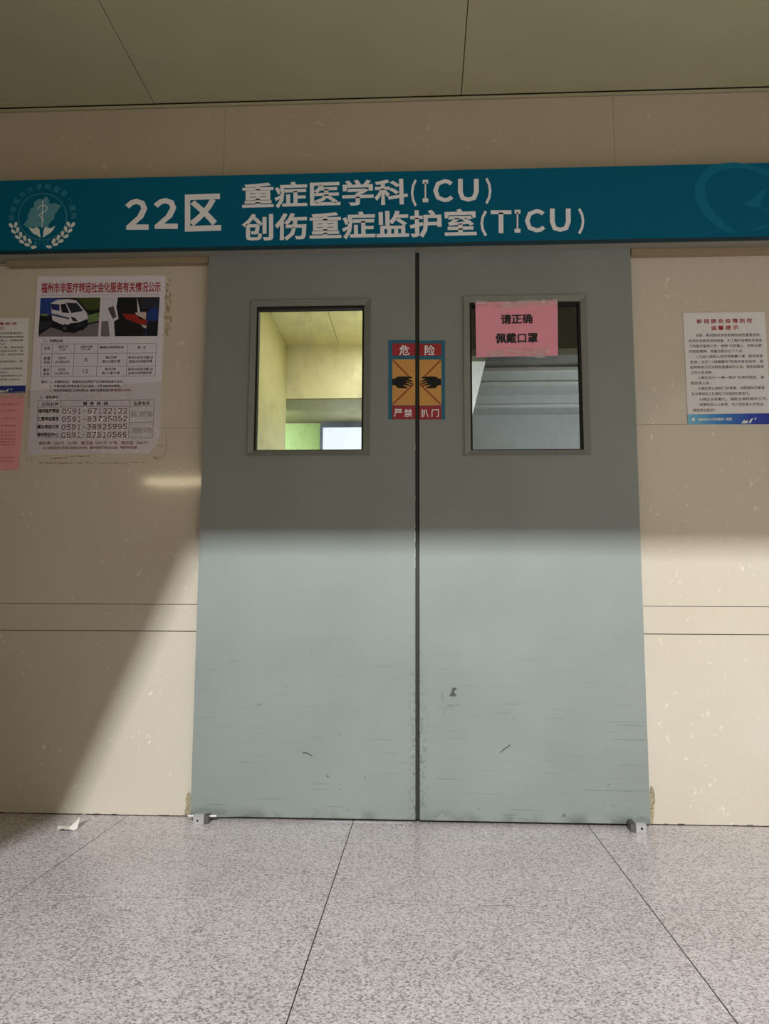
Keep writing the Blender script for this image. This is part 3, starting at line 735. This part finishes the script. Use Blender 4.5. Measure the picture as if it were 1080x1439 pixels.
pp([(0, .97), (.2, .76), (.45, .88), (.6, .92), (.82, .70), (1, .64), (1, 1), (0, 1)], 3, 1)
pp([(0, .6), (.22, .62), (.14, .78), (0, .84)], 5, 1)
pp([(.18, .13), (.28, .05), (.45, .03), (.60, .07), (.70, .24), (.79, .40), (.81, .52), (.80, .62), (.62, .70), (.52, .66), (.47, .72), (.40, .70), (.22, .58), (.20, .40)], 4, 2)
pp([(.43, .13), (.61, .14), (.73, .34), (.53, .40)], 5, 3)
pp([(.34, .17), (.42, .15), (.50, .40), (.37, .38)], 0, 3)
pp([(.18, .15), (.32, .17), (.33, .34), (.20, .30)], 6, 3)
pp([(.20, .40), (.50, .52), (.50, .56), (.20, .45)], 6, 3)
pp([(.52, .48), (.60, .53), (.65, .62), (.56, .60)], 5, 3)
pp([(.52, .66), (.66, .64), (.80, .55), (.82, .72), (.74, .84), (.56, .88), (.50, .80)], 0, 3)
pp([(.58, .72), (.78, .64), (.78, .70), (.60, .79)], 5, 4)
pp([(.44+.065*math.cos(6.2832*k/12), .79+.11*math.sin(6.2832*k/12)) for k in range(12)], 0, 4)
pp([(.44+.035*math.cos(6.2832*k/10), .79+.06*math.sin(6.2832*k/10)) for k in range(10)], 10, 5)
obj('printed_photo', b, pm, nt)['label'] = 'photo print of a white van'
f = quadmap((598, 199), (932, 197), (919, 424), (588, 427)); b = bmesh.new()
pp([(0, 0), (1, 0), (1, 1), (0, 1)], 0, 0)
pp([(0, 0), (.27, 0), (.25, .25), (.30, .55), (.22, .62), (.25, 1), (0, 1)], 4, 1)
pp([(.10, .28), (.20, .22), (.26, .5), (.2, .56)], 10, 2)
pp([(.0, .62), (.12, .6), (.16, 1), (0, 1)], 3, 2)
pp([(.60, 0), (.66, .3), (.68, .5), (.64, .5)], 4, 1)
pp([(.66, .04), (1, 0), (1, .28), (.7, .3)], 5, 1)
pp([(.36, .42), (.58, .44), (.80, .60), (.80, .70), (.68, .70), (.42, .55)], 7, 2)
pp([(.58, .40), (.78, .38), (.78, .58), (.66, .55)], 8, 2)
pp([(.70, .70), (.82, .74), (.84, .84), (.74, .78)], 8, 2)
pp([(.80, .40), (.86, .28), (.95, .26), (1, .36), (1, 1), (.78, 1), (.80, .7)], 9, 2)
pp([(.82, .62), (1, .6), (1, 1), (.8, 1)], 0, 3)
obj('printed_photo', b, pm, nt)['label'] = 'photo print of a stretcher at a van door'
# crinkled clear film over the lower half
b = bmesh.new(); prism_xz(b, [at(*P1(*p), -.003) for p in ((158, 745), (945, 690), (932, 1005), (870, 1108), (158, 1114), (170, 900))], -0.0036, -0.0033)
obj('plastic_film', b, M['film'], nt)['label'] = 'crinkled clear plastic film'
# old glue and tape marks beside and below it
b = bmesh.new()
def blot(x0, x1, y, h, n):
    for _ in range(n):
        cx = random.uniform(x0, x1); cy = y+random.uniform(-h, h); r = random.uniform(2, 11); q = random.uniform(1.0, 3.4)
        ppoly(b, [P1(cx+r*math.cos(6.28*k/6)*random.uniform(.6, 1.3), cy+q*math.sin(6.28*k/6)*random.uniform(.5, 1.3)) for k in range(6)], -.0006-.0000005*len(b.faces))
blot(215, 880, 1166, 5, 90); blot(290, 400, 1138, 6, 30); blot(420, 560, 1126, 3, 24); blot(895, 930, 1135, 12, 16)
for _ in range(60):
    cx = random.uniform(960, 1000); cy = random.uniform(90, 420); r = random.uniform(2, 7); q = random.uniform(3, 16)
    ppoly(b, [P1(cx+r*math.cos(6.28*k/6)*random.uniform(.5, 1.3), cy+q*math.sin(6.28*k/6)*random.uniform(.5, 1.3)) for k in range(6)], -.0006-.0000005*len(b.faces))
for pts in (((156, 1130), (160, 1152), (182, 1150), (184, 1128)), ((968, 1000), (972, 1060), (968, 1110), (940, 1140)), ((905, 1065), (965, 1066))):
    pstroke(b, [P1(*p) for p in pts], .8, -.0008)
o = obj('glue_residue', b, M['glue'], wf); o['kind'] = 'stuff'; o['label'] = 'brown tape and glue marks'

# ------------------------------------------------------------------ epidemic notices (right, and its twin at the left edge)
YR = -0.0025
def P2(cx, cy): return (930+cx/6.54, 400+cy/6.54)
def grad_blue():
    k = N('blue_gradient_print'); g = k.n('ShaderNodeTexCoord'); sp = k.n('ShaderNodeSeparateXYZ'); k.l(g.outputs['Generated'], sp.inputs[0])
    k.l(k.ramp(sp.outputs['X'], [(0.0, lin((120, 190, 220))), (0.35, lin((48, 130, 200))), (0.75, lin((20, 60, 170))), (1, lin((22, 44, 150)))]), k.b.inputs['Base Color'])
    k.b.inputs['Roughness'].default_value = 0.4; return k.m
GB = grad_blue()
LINES = [('当前，新冠肺炎防控取得阶段性重要成效，', 308, 452, 905, 447), ('经济社会秩序加快恢复。为了做好疫情防控常态', 243, 503, 916, 496), ('下的医疗服务工作，按照“外防输入、内防反弹”', 247, 552, 922, 545),
    ('的防控精神，现重点提示以下几点：', 248, 600, 745, 595), ('1.凡进入医院人员均须佩戴口罩，配合体温', 318, 648, 922, 640), ('检测，出示“八闽健康码”和有效身份证件。我', 255, 697, 927, 690),
    ('因特殊情况无法获取健康码的人员，请告知现场', 257, 745, 932, 738), ('工作人员说明。', 260, 795, 465, 792), ('2.病区执行“一患一陪护”且相对固定，谢', 330, 842, 935, 835), ('绝探视人员。', 263, 892, 445, 890),
    ('3.病区禁止接待门诊患者。出院病友的复查', 335, 940, 940, 932), ('补诊等相关工作请在门诊指定科室进行。', 270, 990, 802, 985), ('4.病区业务繁忙，请配合做好相关工作。', 340, 1040, 965, 1032), ('疫情防控人人有责，为了您和家人的安全，', 343, 1088, 940, 1083), ('请支持与配合！', 280, 1140, 487, 1138)]
def epi(name, label, xf, bluemat):
    ref = xf(at(*P2(560, 760), YR))
    e = tag(empty(name, (ref[0], -.001, ref[1])), label, 'poster', 'white epidemic notices')
    X = lambda c, y=YR: xf(at(*P2(*c), y))
    b = bmesh.new(); prism_xz(b, [X(p, -.001) for p in ((190, 262), (940, 250), (1004, 1290-6), (238, 1283))], -.002, -.0003); obj('sheet', b, M['paper_cool'], e)
    b = bmesh.new()
    def L(s, x0, y0, x1, y1, h, bold): text(b, s, at(*P2(x0, y0), YR), at(*P2(x1, y1), YR), at(*P2(x0+h*.05, y0+h), YR), YR, bold=bold, xf=xf)
    L('新 冠 肺 炎 疫 情 防 控', 315, 316, 826, 308, 43, .022); L('温 馨 提 示', 446, 379, 698, 372, 42, .022)
    obj('heading', b, M['red'], e)['label'] = 'red heading'
    b = bmesh.new()
    for s, x0, y0, x1, y1 in LINES: L(s, x0, y0, x1, y1, 29, .007)
    obj('body_text', b, M['greyink'], e)['kind'] = 'stuff'
    b = bmesh.new(); prism_xz(b, [X(p) for p in ((232, 1193), (999, 1181), (1004, 1284), (246, 1283), (236, 1262))], YR, -.0019); bar = obj('blue_band', b, bluemat, e)
    b = bmesh.new()
    text(b, '福建医科大学附属第一医院', at(*P2(328, 1226), YR), at(*P2(640, 1222), YR), at(*P2(329, 1254), YR), YR-.0004, bold=.02, xf=xf)
    for cx, cy in ((285, 1240),):
        poly(b, [xf(at(*P2(cx+16*math.cos(6.28*k/10), cy+16*math.sin(6.28*k/10)), YR)) for k in range(10)], YR-.0004)
    for pts in (((725, 1275), (755, 1240), (765, 1258), (790, 1240), (780, 1275)), ((790, 1272), (815, 1235), (835, 1225), (815, 1270)), ((845, 1240), (860, 1215), (862, 1240))):
        poly(b, [xf(at(*P2(*p), YR)) for p in pts], YR-.0004)
    obj('band_lettering', b, M['teal_mid'] if False else M['sign_cream'], bar)['kind'] = 'stuff'
    return e
epi('epidemic_notice', 'white notice with red heading and a pale-to-dark blue foot, alone on the wall', lambda p: p, GB)
# the same print at the left edge: affine map by its visible right side
A0, A1, A2 = at(*P2(190, 262), YR), at(*P2(940, 250), YR), at(*P2(1004, 1284), YR)
B1, B2 = at(40, 446.5, YR), at(35.6, 552, YR)
# similarity in x, own scale in z
wB = abs(A1[0]-A0[0])*abs(B1[1]-B2[1])/abs(A1[1]-A2[1])*1.4
def xf_left(p):
    v = (p[1]-A1[1])/(A2[1]-A1[1]); xr = A1[0]+v*(A2[0]-A1[0]); u = (xr-p[0])/(A1[0]-A0[0])
    bx_ = B1[0]+v*(B2[0]-B1[0]); bz = B1[1]+v*(B2[1]-B1[1])
    return (bx_-u*wB, bz+.004*u*0)
epi('epidemic_notice', 'white notice with plain navy foot, hung above the pink sheet', xf_left, M['navy'])

# pink sheet under it
pk = tag(empty('pink_sheet', (-0.80, -.001, 1.36)), 'pink printed sheet taped below the white notice with the navy foot', 'notice')
b = bmesh.new(); prism_xz(b, [at(35.5, 553, -.001), at(26.5, 660, -.001), (at(26.5, 660, -.001)[0]-.21, 1.205), (at(35.5, 553, -.001)[0]-.215, 1.502)], -.0036, -.0021); obj('sheet', b, M['pink_dim'], pk)
b = bmesh.new()
for i, yy in enumerate((567, 576, 587, 597, 606, 611, 616, 620, 624, 642, 647)):
    x1, z1 = at(25.5-.07*(yy-567), yy, -.004); L_ = .17 if i not in (1, 9) else .10
    text(b, ('病区探视须知请家属配合', '请注意以下各项规定执行', '探视时间下午三点至四点')[i % 3], (x1-L_, z1+.001), (x1, z1), (x1-L_, z1-.004), -.004, bold=0.0)
obj('body_text', b, M['crimson'], pk)['kind'] = 'stuff'
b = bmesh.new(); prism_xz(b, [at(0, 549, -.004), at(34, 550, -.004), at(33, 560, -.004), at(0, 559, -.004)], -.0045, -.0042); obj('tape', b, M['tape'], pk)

# ------------------------------------------------------------------ pink mask note on the right pane
YN = DY0-.0085
pn = tag(empty('mask_note', (1.13, YN, 1.71)), 'pink paper note with black writing taped over a door window', 'notice')
b = bmesh.new(); prism_xz(b, [at(*p, YN) for p in ((667.5, 424.5), (700, 424), (740, 423.5), (783, 421.8), (783.6, 499.6), (745, 500.4), (700, 501.3), (668.8, 502))], YN, YN+.0006)
obj('sheet', b, M['pink'], pn)
ctext(pn, M['ink'], '请正确', (703.3, 441.8), (747.8, 440.6), (703.3, 456.0), YN-.0012, bold=.03)
ctext(pn, M['ink'], '佩戴口罩', (695.8, 468.3), (755.2, 467.3), (695.8, 483.0), YN-.0012, bold=.03)
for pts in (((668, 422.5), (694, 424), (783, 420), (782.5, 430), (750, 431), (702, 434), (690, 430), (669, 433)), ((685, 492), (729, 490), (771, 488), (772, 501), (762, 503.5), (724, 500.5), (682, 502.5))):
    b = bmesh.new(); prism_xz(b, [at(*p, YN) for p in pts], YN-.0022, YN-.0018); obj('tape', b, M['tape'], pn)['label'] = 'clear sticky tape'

# ------------------------------------------------------------------ danger sticker, cut by the door gap
YD = DY0-.0008
def P3(cx, cy): return (540+cx/11.07, 470+cy/11.07)
def sticker(name, label, side):
    e = tag(empty(name, (at(*P3(300 if side < 0 else 700, 700), YD)[0], DY0, 1.53)), label, 'sticker', 'danger sticker halves')
    gl = GX0 if side < 0 else GX1
    xe = (lambda q: (gl, q[1]))
    def quad(x, y0, y1, y, lay=0, mi=0, inset=0):
        p = [at(*P3(x, y0), YD), at(*P3(x, y1), YD)]
        g = gl+inset*side
        return [(p[0][0], p[0][1]), (g, p[0][1]), (g, p[1][1]), (p[1][0], p[1][1])]
    xo, xi = (60, 122) if side < 0 else (942, 884)
    b = bmesh.new(); prism_xz(b, quad(xo, 90, 1322, YD), YD, DY0+.0001); obj('sheet', b, M['sign_blue'], e)
    b = bmesh.new(); poly(b, quad(xi, 140, 330, YD), YD-.0004); obj('red_band', b, M['sign_red'], e)
    b = bmesh.new(); poly(b, quad(xi, 1110, 1320, YD), YD-.0004); obj('red_band', b, M['sign_red'], e)
    b = bmesh.new(); poly(b, quad(xi, 390, 1102, YD), YD-.0004); obj('amber_field', b, M['amber'], e)
    b = bmesh.new(); yb = YD-.0007
    pz = lambda x, y: at(*P3(x, y), yb)
    if side < 0: S = lambda x: x
    else: S = lambda x: 1002-x
    for a, c in (((130, 400), (395, 668)), ((128, 1085), (450, 775))):
        stroke(b, [pz(S(a[0]), a[1]), pz(S(c[0]), c[1])], .0052, yb)
    obj('cross_stroke', b, M['brown'], e)
    b = bmesh.new(); yb = YD-.001
    poly(b, [at(*P3(S(x), y), yb) for x, y in ((122, 690), (160, 688), (205, 655), (300, 653), (425, 660), (428, 680), (360, 688), (390, 700), (440, 730), (436, 746), (340, 718), (345, 730), (452, 765), (446, 780), (340, 752), (330, 765), (425, 792), (415, 803), (290, 785), (300, 800), (355, 820), (350, 838), (210, 835), (165, 790), (122, 788))], yb)
    obj('hand_pictogram', b, M['gasket'], e)
    yb = YD-.001
    for ch, x0, x1, y0, y1 in ((('危', 230, 390, 165, 325), ('严', 147, 275, 1160, 1280), ('禁', 305, 432, 1160, 1285)) if side < 0 else (('险', 625, 783, 165, 325), ('扒', 565, 682, 1160, 1285), ('门', 732, 845, 1160, 1282))):
        b = bmesh.new(); ptext(b, ch, P3(x0, y0), P3(x1, y0), P3(x0, y1), yb, bold=.012); obj('character', b, M['sign_white'], e)
    return e
sticker('danger_sticker', 'half of the blue-edged danger sticker whose black hand points right', -1)
sticker('danger_sticker', 'half of the blue-edged danger sticker whose black hand points left', 1)

# ------------------------------------------------------------------ ceiling tubes inferred from wall streaks, moved onto the added flank
def strip_lamp(x0, x1, z, where):
    e = tag(empty('streak_lamp', ((x0+x1)/2, -2.90, z)), 'short strip lamp moved onto the added flank for its reflection, '+where, 'streak lamp', 'strip lamps on the added flank')
    obj('housing', bx((x0-.02, -2.90, z-.03), (x1+.02, -2.87, z+.03)), M['alu'], e)
    obj('tube', bx((x0, -2.87, z-.011), (x1, -2.85, z+.011)), M['lamp'], e)
kr = (2.7768+2.85)/2.7768
strip_lamp(CX+(-.70-CX)*kr, CX+(-.40-CX)*kr, CZ+(1.368-CZ)*kr, 'the upper of the two')
strip_lamp(CX+(-.24-CX)*kr, CX+(0.02-CX)*kr, CZ+(1.167-CZ)*kr, 'the lower of the two')
